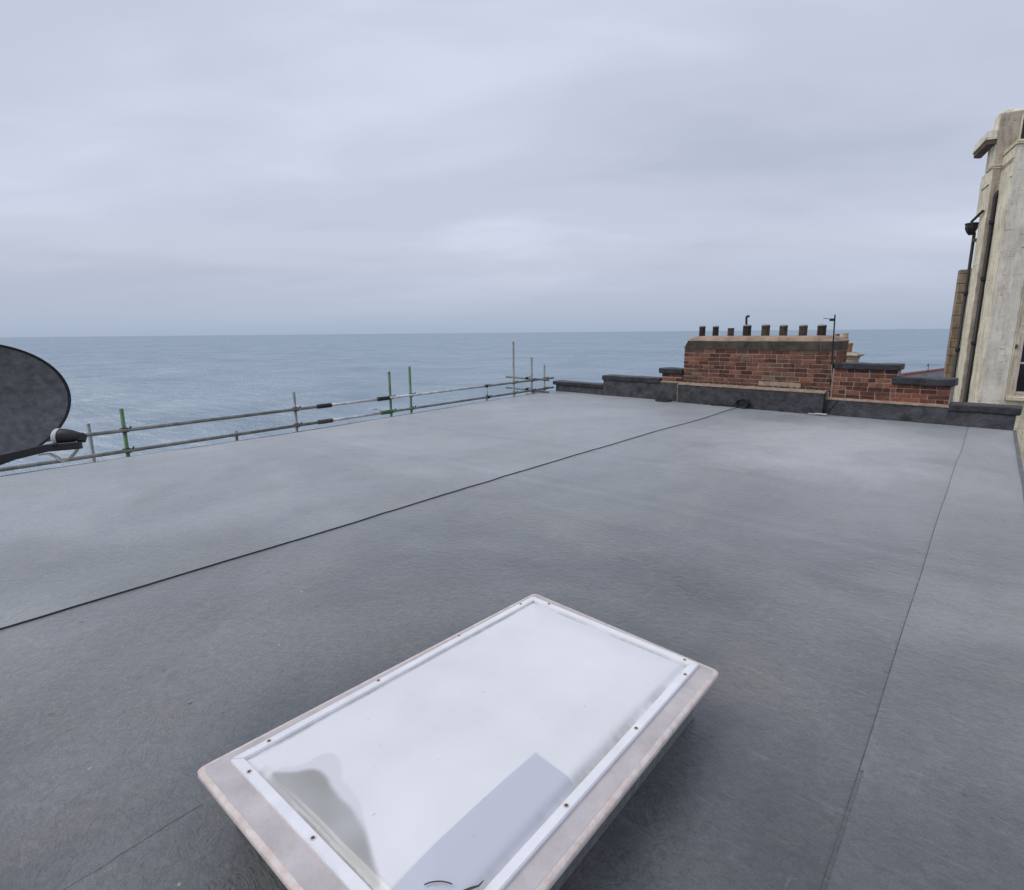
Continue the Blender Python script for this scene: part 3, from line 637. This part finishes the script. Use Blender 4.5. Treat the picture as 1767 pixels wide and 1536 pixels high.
for j in range(nv+1):
    row = []
    for i in range(nu+1):
        u, v_ = i/nu, j/nv
        x = (1-v_)*((1-u)*di[0][0]+u*di[1][0])+v_*((1-u)*di[3][0]+u*di[2][0]); y = (1-v_)*((1-u)*di[0][1]+u*di[1][1])+v_*((1-u)*di[3][1]+u*di[2][1])
        ex = min(u, 1-u)*0.86; ey = min(v_, 1-v_)*1.40; e = min(ex, ey)
        # flat gasket rim, a rolled shoulder, then a slow crown that is slack in the middle of the long sides
        sag = 0.012*noise.noise(Vector((x*2.1, y*1.7, 3)))*sm(0.03, 0.15, e)
        wob = 0.016*math.sin(v_*math.pi)*sm(0.02, 0.05, e)
        z = 0.200+0.010*sm(0.012, 0.034, e+0.004*noise.noise(Vector((x*6, y*6, 0))))+0.020*(1-(1-min(1, e/0.33))**2)+sag+wob*0.4
        row.append(bm.verts.new(Vector((x, y, z))-SO)); cols.append((x, y, e))
    g.append(row)
for j in range(nv):
    for i in range(nu): bm.faces.new((g[j][i], g[j][i+1], g[j+1][i+1], g[j+1][i]))
bm.verts.index_update()
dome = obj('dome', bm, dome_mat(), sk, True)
ca = dome.data.color_attributes.new('stain_and_view', 'FLOAT_COLOR', 'POINT')
for k, (x, y, e) in enumerate(cols):
    gm = max(0, min(1, (1-sm(0.0, 0.045, e))*(0.35+1.1*noise.noise(Vector((x*7, y*7, 5)))+0.5*noise.noise(Vector((x*40, y*40, 1))))))
    if y < 1.25:
        wq = 0.005*noise.noise(Vector((x*14, y*14, 0)))
        rd = (1-sm(-0.006, 0.012, sdist((x, y), ST_IN)+wq))*(0.85+0.3*noise.noise(Vector((x*9, y*9, 2)))) if y < 0.85 and x < -0.9 else 0
        gn = 1-sm(-0.003, 0.006, sdist((x, y), ST_OUT)+wq) if y < 0.85 and x < -0.9 else 0
        bl = (1-sm(-0.0015, 0.003, sdist((x, y), LILAC_VIEW)))*0.9 if x > -0.96 else 0
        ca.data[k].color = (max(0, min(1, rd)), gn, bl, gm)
    else: ca.data[k].color = (0, 0, 0, gm)
for x, y in [(-1.640, 0.706), (-1.633, 1.13), (-1.628, 1.55), (-1.603, 1.944), (-1.497, 2.030), (-0.797, 1.993), (-0.755, 1.901), (-0.756, 1.513), (-0.756, 1.11), (-0.754, 0.72), (-1.56, 0.604), (-1.205, 0.604), (-0.86, 0.603)]:
    s_ = obj('screw', lathe([(0.0052, 0), (0.0048, 0.002), (0.003, 0.003), (0.001, 0.0035)], 14, (x-SO.x, y-SO.y, 0.212)), M_screw, sk)
    obj('washer', lathe([(0.009, 0), (0.0085, 0.0008), (0.006, 0.0010)], 16, (x-SO.x, y-SO.y, 0.2121)), M_lip, s_)
tag(obj('twig', tube([(0, 0, 0), (0.012, 0.016, 0.004), (0.02, 0.03, 0.003), (0.022, 0.045, 0.006)], [0.003, 0.0028, 0.0022, 0.0012], 7), M_twig), 'short dark twig on the rooflight dome near its glazing bar', 'twig').location = (-0.797, 0.750, 0.220)
b = tube([(0.047*math.cos(t_), 0.022*math.sin(t_), 0.002+0.006*math.sin(t_)) for t_ in [0.9+k*0.11 for k in range(15)]], 0.0016, 6)
o = tag(obj('wire_curl', b, M_twig), 'thin curled dark wire on the rooflight dome at the bottom', 'wire'); o.location = (-0.837, 0.708, 0.222); o.rotation_euler.z = R(38)

# ------------------------------------------------------------------ satellite dish
n_ = Vector((0.925, 0.337, 0.174)).normalized(); e1 = Vector((-0.342, 0.940, 0)).normalized(); e2 = n_.cross(e1)
dish = thing('satellite_dish', 'dark grey oval satellite dish at the left edge', 'satellite dish')
dc = Vector((-2.668, 0.262, 1.268))
dish.matrix_world = Matrix(((e1.x, e2.x, n_.x, dc.x), (e1.y, e2.y, n_.y, dc.y), (e1.z, e2.z, n_.z, dc.z), (0, 0, 0, 1)))
AX, AY, DA = 0.334, 0.221, R(6.8)
def el(rr, t_): 
    x, y = AX*rr*math.cos(t_), AY*rr*math.sin(t_)
    return x*math.cos(DA)-y*math.sin(DA), x*math.sin(DA)+y*math.cos(DA)
bm = bmesh.new(); prev = None; n = 96
prof = [(0.02, -0.062), (0.25, -0.058), (0.5, -0.046), (0.75, -0.027), (0.93, -0.009), (0.985, 0.0)]
for rr, z in prof:
    ring = [bm.verts.new((*el(rr, 2*math.pi*k/n), z)) for k in range(n)]
    if prev:
        for k in range(n): bm.faces.new((prev[k], prev[(k+1) % n], ring[(k+1) % n], ring[k]))
    else: bm.faces.new(ring)
    prev = ring
obj('reflector', bm, M_dish, dish, True)
bm = bmesh.new(); rings = []
for rr, z in [(0.965, -0.004), (0.98, 0.003), (0.997, 0.002), (1.0, -0.006), (0.99, -0.014), (0.75, -0.036), (0.3, -0.068), (0.02, -0.072)]:
    rings.append([bm.verts.new((*el(rr, 2*math.pi*k/n), z)) for k in range(n)])
for A_, B_ in zip(rings, rings[1:]):
    for k in range(n): bm.faces.new((A_[k], A_[(k+1) % n], B_[(k+1) % n], B_[k]))
obj('rim', bm, M_rim, dish, True)
arm = [(-0.075, -0.205, -0.06), (-0.072, -0.200, 0.0), (0.006, -0.196, 0.10), (0.074, -0.186, 0.22), (0.128, -0.196, 0.31)]
def boxsweep(pts, w_, h_):
    bm = bmesh.new(); prev = None
    for k, q in enumerate(pts):
        q = Vector(q); d = (Vector(pts[min(k+1, len(pts)-1)])-Vector(pts[max(k-1, 0)])).normalized()
        s_ = d.cross(Vector((0, 1, 0))).normalized(); u_ = s_.cross(d)
        vs_ = [bm.verts.new(q+s_*a_*w_/2+u_*b_*h_/2) for a_, b_ in ((-1, -1), (1, -1), (1, 1), (-1, 1))]
        if prev:
            for i in range(4): bm.faces.new((prev[i], prev[(i+1) % 4], vs_[(i+1) % 4], vs_[i]))
        else: bm.faces.new(vs_)
        prev = vs_
    bm.faces.new(prev); bmesh.ops.bevel(bm, geom=[e for e in bm.edges], offset=0.002, segments=1, affect='EDGES'); return bm
obj('feed_arm', boxsweep(arm, 0.024, 0.026), M_black, dish)
# LNB: white cap towards the reflector, dark body behind it
c0 = Vector((0.110, -0.153, 0.232)); c1 = Vector((0.148, -0.172, 0.300)); ax = (c1-c0).normalized()
lnb = obj('receiver', tube([c0, c0+ax*0.02, c0+ax*0.035, c0+ax*0.05, c0+ax*0.062, c1], [0.028, 0.028, 0.027, 0.024, 0.020, 0.015], 24), M_black, dish, True)
obj('receiver_cap', tube([c0-ax*0.014, c0-ax*0.011, c0-ax*0.004, c0+ax*0.008], [0.012, 0.021, 0.0275, 0.0288], 24), M_white, lnb, True)
b = B(-0.015, 0.015, -0.014, 0.014, -0.02, 0.018, 0.003)
mt = Matrix.Translation(c1-ax*0.012) @ ax.to_track_quat('Z', 'Y').to_matrix().to_4x4(); b.transform(mt); obj('socket', b, M_black, lnb)
obj('clamp', B(0.075, 0.118, -0.186, -0.176, 0.205, 0.262, 0.003), M_black, dish); obj('clamp_screw', B(0.086, 0.108, -0.175, -0.169, 0.215, 0.235, 0.002), M_white, dish)
for off in (0, 0.009):
    pts = [(0.128+off*0.4, -0.180, 0.292), (0.128+off*.5, -0.196, 0.296), (0.120+off, -0.214, 0.285), (0.104+off, -0.234, 0.268), (0.094+off, -0.243, 0.255), (0.086+off, -0.236, 0.245), (0.081+off, -0.222, 0.235), (0.072+off, -0.208, 0.222), (0.055+off, -0.2045, 0.20)]
    obj('cable', tube(pts, 0.0028, 8), M_cable, dish, True)
# mount behind the reflector: bracket, mast and foot standing on the roof, left of the picture
obj('bracket', B(-0.10, 0.02, -0.08, 0.08, -0.16, -0.070, 0.006), M_rim, dish)
inv = dish.matrix_world.inverted()
mp0_ = dish.matrix_world @ Vector((-0.04, 0, -0.15))
foot = Vector((-2.95, -0.75, 0))
obj('mast', tube([inv @ q_ for q_ in (mp0_, Vector((-2.9, 0.02, 1.25)), Vector((-2.95, -0.62, 1.24)), Vector((-2.95, -0.72, 1.2)), Vector((-2.95, -0.75, 1.1)), Vector((-2.95, -0.75, 0.02)))], 0.021, 14), M_galv, dish, True)
b = B(-0.2, 0.2, -0.2, 0.2, 0.012, 0.03, 0.004); b.transform(inv @ Matrix.Translation(foot)); obj('base_plate', b, M_galv, dish)

# ------------------------------------------------------------------ scaffolding along the sea side
sc = thing('scaffolding', 'scaffold guard rails of green and grey tubes along the seaward roof edge', 'scaffold', (-8.72, 6, GR_Z))
CO = Vector((-8.72, 6, GR_Z))
def T(name, p0, p1, m, rad=0.0242, n=14):
    b = tube([Vector(p0)-CO, Vector(p1)-CO], rad, n); o = obj(name, b, m, sc, True)
    return o
def coupler(x, y, z, m=None, s_=0.78):
    b = B(-0.045*s_, 0.05*s_, -0.05*s_, 0.05*s_, -0.04*s_, 0.04*s_, 0.012*s_); b = tube([(0.0, -0.062, 0.0), (0.0, -0.045, 0.03)], 0.012, 8, b)
    b = tube([(0.03, 0.05, 0.02), (0.05, 0.062, 0.045)], 0.010, 8, b)
    for v in b.verts: v.co += Vector((x, y, z))-CO
    obj('coupler', b, m or M_coup, sc)
XR, XP = -8.70, -8.75
def ur(y): return 0.268+0.0065*(y-2)
def lr(y): return -0.020+0.0095*(y-1)
# standards: (y, top, tube, lean along y, X)
STD = [(2.03, 0.345, 'g', 0.0, XP-0.45), (2.315, 0.555, 'gr', 0.0, XP), (4.76, 0.572, 'g', 0.0, XP), (6.72, 0.790, 'gr', 0.0, XP), (7.22, 0.862, 'gr', 0.0, XP), (10.40, 1.285, 'd', 0.0, XP), (11.10, 0.890, 'd', 0.0, XP), (11.63, 0.682, 'd', 0.0, XP)]
M_dull = mat('dull_galvanised', (0.25, 0.275, 0.285), rough=0.5, var=0.35, scale=7, bump=0.1, metal=0.4)
MM = {'g': M_dull, 'gr': M_green, 'd': M_tube_dk}
for y, top, k, ln, x in STD:
    T('standard', (x, y, GR_Z), (x, y+ln, top), MM[k])
    if y > 2.1: coupler(x+0.025, y, ur(y)); coupler(x+0.025, y, lr(y))
T('short_post', (XP, 3.76, -2), (XP, 3.765, 0.055), M_tube_dk); 
T('short_post', (XP, 9.43, -2), (XP, 9.43, 0.11), M_tube_dk, 0.02); T('tie_rod', (XR, 9.43, lr(9.43)), (XR+0.005, 9.38, ur(9.38)), M_galv, 0.012); coupler(XR, 9.38, ur(9.38)); coupler(XR, 9.43, lr(9.43))
T('short_post', (XP, 11.17, -2), (XP, 11.17, 0.06), M_tube_dk, 0.02)
# guard rails in lengths, joined by sleeves
def rail(f, segs):
    for y0, y1, m in segs: T('guard_rail', (XR, y0, f(y0)), (XR, y1, f(y1)), m)
rail(ur, [(-2.5, 5.22, M_tube_dk), (5.22, 6.55, M_galv), (6.55, 9.45, M_galv), (9.45, 11.95, M_tube_dk)])
rail(lr, [(-2.5, 5.22, M_tube_dk), (5.22, 6.60, M_galv), (6.60, 11.95, M_tube_dk)])
T('guard_rail', (XR-0.25, -2.5, lr(0)-0.165), (XR-0.12, 3.6, lr(3.6)-0.155), M_tube_dk)
def sleeve(y, z, m, ln=0.14):
    b = tube([Vector((XR, y-ln, z))-CO, Vector((XR, y-ln+0.01, z))-CO, Vector((XR, y+ln-0.01, z))-CO, Vector((XR, y+ln, z))-CO], [0.030, 0.038, 0.038, 0.030], 12)
    obj('sleeve_coupler', b, m, sc)
sleeve(5.27, ur(5.27), M_coup); sleeve(6.52, ur(6.52), M_coup); sleeve(5.27, lr(5.27), M_rust); sleeve(6.58, lr(6.58), M_green)
# transoms at the far end, crossing from the outer standards to the wall end
for z0, dz in ((0.36, 0.03), (0.085, 0.05)):
    T('transom', (-9.55, 11.05, z0+0.02), (-8.36, 11.30, z0-dz-0.0), M_tube_dk)
    coupler(-8.95, 11.17, z0)
for y in (2.315, 4.76, 6.72, 7.22, 10.4):           # putlogs tying back below the eaves, and the boarded lift
    T('transom', (XP-1.1, y+0.06, -2.0), (-8.42, y+0.06, -2.0), M_tube_dk)
for k in range(5):
    obj('scaffold_board', B(XP-1.05+0.23*k-CO.x, XP-1.05+0.23*k+0.222-CO.x, -2.5-CO.y, 11.9-CO.y, -1.97-CO.z, -1.932-CO.z, 0.003), M_buff, sc)
def sheeting(name, pts, w_, label):
    bm = bmesh.new(); prev = None
    for k, q in enumerate(pts):
        q = Vector(q); ww = w_*(0.6+0.7*abs(math.sin(k*1.3+0.5)))
        vs_ = [bm.verts.new(q+Vector((0.015*math.sin(k*2.1), 0, -ww/2))), bm.verts.new(q+Vector((0.02*math.cos(k*1.7), 0.01*math.sin(k), ww/2)))]
        if prev: bm.faces.new((prev[0], vs_[0], vs_[1], prev[1]))
        prev = vs_
    o = obj(name, bm, M_white, None, True); so_ = o.modifiers.new('t', 'SOLIDIFY'); so_.thickness = 0.003
    return tag(o, label, 'plastic')
sheeting('plastic_strip', [(-8.74, 6.26, 0.108), (-8.73, 6.38, 0.115), (-8.735, 6.43, 0.090), (-8.72, 6.47, 0.062), (-8.725, 6.52, 0.058), (-8.73, 6.58, 0.055), (-8.72, 6.65, 0.050), (-8.70, 6.72, 0.030)], 0.022, 'torn white plastic strip caught on the lower rail beside a green pole')
sheeting('plastic_sheet', [(-8.79, 10.86, -0.06), (-8.80, 10.95, -0.04), (-8.79, 11.1, -0.035), (-8.80, 11.25, -0.03), (-8.78, 11.4, -0.025), (-8.79, 11.55, -0.02), (-8.78, 11.72, -0.015)], 0.12, 'white plastic sheet under the rails at the far scaffold corner')

# ------------------------------------------------------------------ art-deco tower beyond the parapet
ta = R(13); tw = thing('rendered_tower_building', 'tall cream rendered building with stepped piers and black pipes at right', 'building', (-0.617, 20.539, GR_Z), ta)
ZT = -GR_Z
def K(name, u0, u1, v0, v1, z0, z1, m, bev=0.012, parent=None):
    b = B(u0, u1, v0, v1, z0+ZT, z1+ZT, bev)
    if z1-z0 > 0.9 and bev:                       # chipped, uneven arrises on the tall pieces
        z = max(z0, -2.5)+0.11
        while z < z1-0.05:
            bmesh.ops.bisect_plane(b, geom=b.verts[:]+b.edges[:]+b.faces[:], plane_co=(0, 0, z+ZT), plane_no=(0, 0, 1)); z += 0.11
        for v in b.verts: v.co += noise.noise_vector(Vector((v.co.x*2, v.co.y*2, v.co.z*4.3)))*0.009
    return obj(name, b, m, parent or tw)
K('pier', 0.0, 2.4, 0.0, 0.98, GR_Z, 3.20, M_cream)
K('pier', 0.0, 2.4, 0.0, 0.66, 3.20, 4.60, M_cream)
K('pier', 0.0, 2.4, 0.0, 1.12, 4.60, 5.69, M_cream)
K('pier', 0.0, 2.4, 0.0, 0.60, 5.69, 7.06, M_cream, 0.06); K('pier', 0.08, 2.4, 0.55, 1.2, 5.69, 6.42, M_cream)
K('weathered_shaded_face', 0.012, 2.3, -0.02, 0.02, GR_Z, 6.98, M_tan_r, 0.008)  # weathering plus the duller light on this front, both in the tan
rw = K('rear_wing', -0.205, 0.9, 0.995, 1.30, GR_Z, 3.12, M_brown_r, 0.02)
z = -1.5; M_block = stucco('block_render', (0.36, 0.285, 0.205), (0.13, 0.09, 0.055), 0.8, 3.5)
while z < 3.1:
    hb = random.uniform(0.22, 0.36); hb = min(hb, 3.18-z)
    obj('block', jitter(B(-0.215+random.uniform(-0.012, 0.012), 0.3, 0.975+random.uniform(-0.01, 0.01), 1.2, z+0.006+ZT, z+hb-0.006+ZT, 0.014), 0.008, 7, z), M_block, rw); z += hb
K('wall', 1.0, 7.0, 0.4, 5.5, GR_Z, 7.0, M_cream)
K('front_pier', 0.199, 0.745, -1.09, -0.015, GR_Z, 5.93, M_white_r)
K('pier_cap', 0.165, 0.78, -1.13, -0.015, 5.93, 5.965, M_cream, 0.008); K('pier_cap', 0.18, 0.765, -1.11, -0.015, 5.985, 6.03, M_cream, 0.008)
K('side_render', 0.188, 0.1985, -1.082, -0.02, GR_Z, 5.9, M_cream, 0.003)
K('front_wall', 0.74, 6.5, -1.03, -0.015, GR_Z, 5.85, M_cream)
K('pilaster_edge', 0.735, 0.80, -1.06, -1.02, GR_Z, 5.8, M_cream, 0.01)
# string courses
K('string_course', 0.0, 0.20, -0.045, 0.0, 5.70, 5.725, M_cream, 0.006); K('string_course', 0.0, 0.20, -0.035, 0.0, 5.64, 5.665, M_cream, 0.006)
K('string_course', 0.17, 0.20, -1.05, -0.04, 5.63, 5.655, M_tan_r, 0.006); K('string_course', 0.17, 0.20, -1.02, -0.04, 5.57, 5.595, M_tan_r, 0.006)
K('string_course', 0.175, 0.20, -1.08, -0.9, 5.20, 5.22, M_tan_r, 0.006)
K('string_course', -0.025, 0.0, 0.10, 0.82, 5.27, 5.295, M_tan_r, 0.006)
K('string_course', -0.025, 0.0, -0.03, 0.55, 5.66, 5.685, M_tan_r, 0.006)
M_soffit = mat('dark_soffit', (0.13, 0.095, 0.08), rough=0.9, var=0.4, scale=4)  # lower canopy layer, coloured darker than the slab above
# projecting canopy slab with rounded far end
def slab(u0, v0, v1, z0, z1, rr):
    pts = [(0.0, v0), (u0, v0)] + [(u0+rr-rr*math.cos(t_), v1-rr+rr*math.sin(t_)) for t_ in [k*math.pi/16 for k in range(9)]] + [(0.0, v1)]
    return prism(pts, z0+ZT, z1+ZT)
obj('canopy', slab(-0.21, 0.02, 1.50, 6.27, 6.38, 0.20), M_soffit, tw); obj('canopy', slab(-0.24, 0.0, 1.56, 6.382, 6.45, 0.23), M_cream, tw); obj('canopy', slab(-0.22, 0.02, 1.52, 6.452, 6.60, 0.21), M_white_r, tw)
rec = K('window', 0.47, 1.6, -0.035, -0.015, 6.30, 6.86, M_glass, 0.0); K('window_frame', 0.44, 0.475, -0.05, -0.018, 6.28, 6.88, M_cream, 0.004, rec)
# sash window at the right edge
wn = K('window', 0.93, 1.9, -1.05, -1.0, -0.16, 1.35, M_glass, 0.0)
for q in ((0.90, 0.945, -0.19, 1.38), (1.87, 1.93, -0.19, 1.38), (1.37, 1.41, -0.16, 1.35)): K('window_frame', q[0], q[1], -1.085, -1.028, q[2], q[3], M_wframe, 0.006, wn)
for q in ((-0.19, -0.13), (1.32, 1.38), (0.58, 0.63)): K('window_frame', 0.9455, 1.8695, -1.075, -1.028, q[0], q[1], M_wframe, 0.006, wn)
K('sill', 0.775, 2.05, -1.19, -1.028, -0.365, -0.265, M_cream, 0.012, wn)
# rainwater pipes
def pipe(u, v, z1, rad, collars, name='drain_pipe'):
    o = obj(name, tube([(u, v, 0), (u, v, z1+ZT)], rad, 12), M_iron, tw, True)
    for z in collars: obj('collar', lathe([(rad*1.0, -0.06), (rad*1.45, -0.055), (rad*1.45, 0.03), (rad, 0.05)], 14, (u, v, z+ZT)), M_iron, o)
    return o
p2 = pipe(0.135, -0.085, 4.90, 0.046, (-0.7, 1.11, 2.84, 4.3))
obj('shoe', tube([(0.135, -0.085, 4.88+ZT), (0.15, -0.075, 4.98+ZT), (0.19, -0.03, 5.05+ZT)], 0.05, 10), M_iron, p2)
p1 = pipe(-0.055, 0.72, 4.15, 0.040, (-0.7, 0.90, 2.5))
b = lathe([(0.05, -0.18), (0.11, -0.10), (0.15, 0.0), (0.15, 0.10), (0.165, 0.105), (0.165, 0.14)], 8, (-0.13, 0.76, 4.27+ZT)); obj('hopper', b, M_iron, p1)
obj('gutter', tube([(-0.12, 0.9, 4.47+ZT), (-0.05, 0.15, 4.62+ZT)], 0.035, 8), M_iron, p1)
obj('bracket', B(-0.08, 0.0, 0.62, 0.70, 3.88+ZT, 3.98+ZT, 0.01), M_rust, p1)
obj('rust_bracket', B(0.80, 0.84, -1.07, -1.028, 0.98+ZT, 1.08+ZT, 0.004), M_rust, tw)

# ------------------------------------------------------------------ neighbour's slate roof just past the parapet
nb = thing('slate_roof_house', 'low slate roof with red ridge tiles between parapet and tower', 'house', (-1.7, 33, GR_Z))
NO = Vector((-1.7, 33, GR_Z))
ra, rb = Vector((-3.16, 27.6, -0.40)), Vector((-0.20, 40.5, -0.40)); rd_ = (rb-ra).normalized(); rs_ = Vector((rd_.y, -rd_.x, 0))
bm = bmesh.new()
q = [ra-NO, rb-NO, rb+rs_*2.2-Vector((0, 0, 1.3))-NO, ra+rs_*2.2-Vector((0, 0, 1.3))-NO, ra-rs_*2.6-Vector((0, 0, 1.6))-NO, rb-rs_*2.6-Vector((0, 0, 1.6))-NO]
V_ = [bm.verts.new(v) for v in q]; bot = [bm.verts.new(Vector((v.x, v.y, 0))) for v in (q[2], q[3], q[4], q[5])]
bm.faces.new((V_[0], V_[1], V_[2], V_[3])); bm.faces.new((V_[0], V_[4], V_[5], V_[1]))
bm.faces.new((V_[3], V_[2], bot[0], bot[1])); bm.faces.new((V_[4], bot[2], bot[3], V_[5])); bm.faces.new((V_[0], V_[3], bot[1], bot[2], V_[4])); bm.faces.new((V_[1], V_[5], bot[3], bot[0], V_[2]))
obj('roof', bm, M_slate, nb)
k = 0; d_ = 0.0; tot = (rb-ra).length
while d_ < tot-0.3:
    c0_ = ra+rd_*d_-NO; c1_ = ra+rd_*(d_+0.44)-NO
    obj('ridge_tile', tube([c0_+Vector((0, 0, -0.03)), c1_+Vector((0, 0, -0.03))], [0.10, 0.095], 12), M_ridge, nb); d_ += 0.45
def face_slates(sgn, drop, run):
    sd_ = rs_*sgn; dn = (sd_*run+Vector((0, 0, -drop))).normalized(); nn = rd_.cross(dn); nn = nn if nn.z > 0 else -nn
    ln = math.hypot(run, drop)
    b = B(-0.145, 0.145, -0.20, 0.0, 0.0, 0.012); me = bpy.data.meshes.new('slate'); b.to_mesh(me); b.free(); me.materials.append(M_slate)
    mat3 = Matrix((rd_, -dn, nn)).transposed().to_4x4()
    r_ = 0; s_ = 0.10
    while s_ < min(ln, 1.5):
        x = 0.15+(0.15 if r_ % 2 else 0)
        while x < tot-0.1 and x < 6.6:
            o = bpy.data.objects.new('slate', me); COL.objects.link(o); o.parent = nb
            o.matrix_local = Matrix.Translation(ra+rd_*x+dn*s_+nn*0.006-NO) @ mat3 @ Matrix.Rotation(R(1.5), 4, 'X'); x += 0.30
        s_ += 0.19; r_ += 1
face_slates(1, 1.3, 2.2)
t_ = aerial('television_aerial', 'tiny dark aerial poking above the slate roof beside the tower', (-2.18, 31.5, -0.55), 0.53, 0.0, -2.4)

# ------------------------------------------------------------------ far buff chimney
fc = thing('chimney_stack', 'far pale chimney with buff and terracotta pots behind the brick stack', 'chimney', (-5.2, 30, GR_Z), R(-6))
def FZ(z): return z-GR_Z
obj('stack', B(-0.45, 0.39, -0.2, 0.6, 0, FZ(0.16)), M_buff, fc)
obj('band', B(-0.50, 0.42, -0.25, 0.65, FZ(0.162), FZ(0.235), 0.02), M_tan_r, fc)
b = loft([([(-0.46, -0.22), (0.40, -0.22), (0.40, 0.62), (-0.46, 0.62)], FZ(0.238)), ([(-0.60, -0.38), (0.55, -0.38), (0.55, 0.78), (-0.60, 0.78)], FZ(0.33)), ([(-0.60, -0.38), (0.55, -0.38), (0.55, 0.78), (-0.60, 0.78)], FZ(0.37)), ([(-0.40, -0.15), (0.30, -0.15), (0.30, 0.55), (-0.40, 0.55)], FZ(0.47))], True)
obj('cornice', b, M_tan_r, fc)
def fpot(x, y, z0, prof, m):
    return obj('chimney_pot', lathe(prof, 20, (x, y, FZ(z0))), m, fc)
fpot(0.02, 0.0, 0.44, [(0.19, 0), (0.20, 0.36), (0.225, 0.37), (0.225, 0.44), (0.17, 0.45)], M_terra)
o_ = fpot(-0.21, 0.35, 0.44, [(0.15, 0), (0.15, 0.45), (0.165, 0.46), (0.165, 0.60), (0.125, 0.63), (0.115, 0.84)], M_buff)
for k in range(6): obj('crown_tooth', B(-0.21+0.10*math.cos(k*math.pi/3)-0.03, -0.21+0.10*math.cos(k*math.pi/3)+0.03, 0.35+0.10*math.sin(k*math.pi/3)-0.03, 0.35+0.10*math.sin(k*math.pi/3)+0.03, FZ(1.275), FZ(1.335)), M_buff, o_)
o_ = fpot(-0.55, 0.30, 0.34, [(0.14, 0), (0.14, 0.55), (0.155, 0.56), (0.155, 0.66), (0.10, 0.70), (0.10, 0.94)], M_terra)
obj('pot_rim', lathe([(0.12, 0.0), (0.12, 0.03), (0.09, 0.035)], 16, (-0.55, 0.30, FZ(1.28))), M_buff, o_)
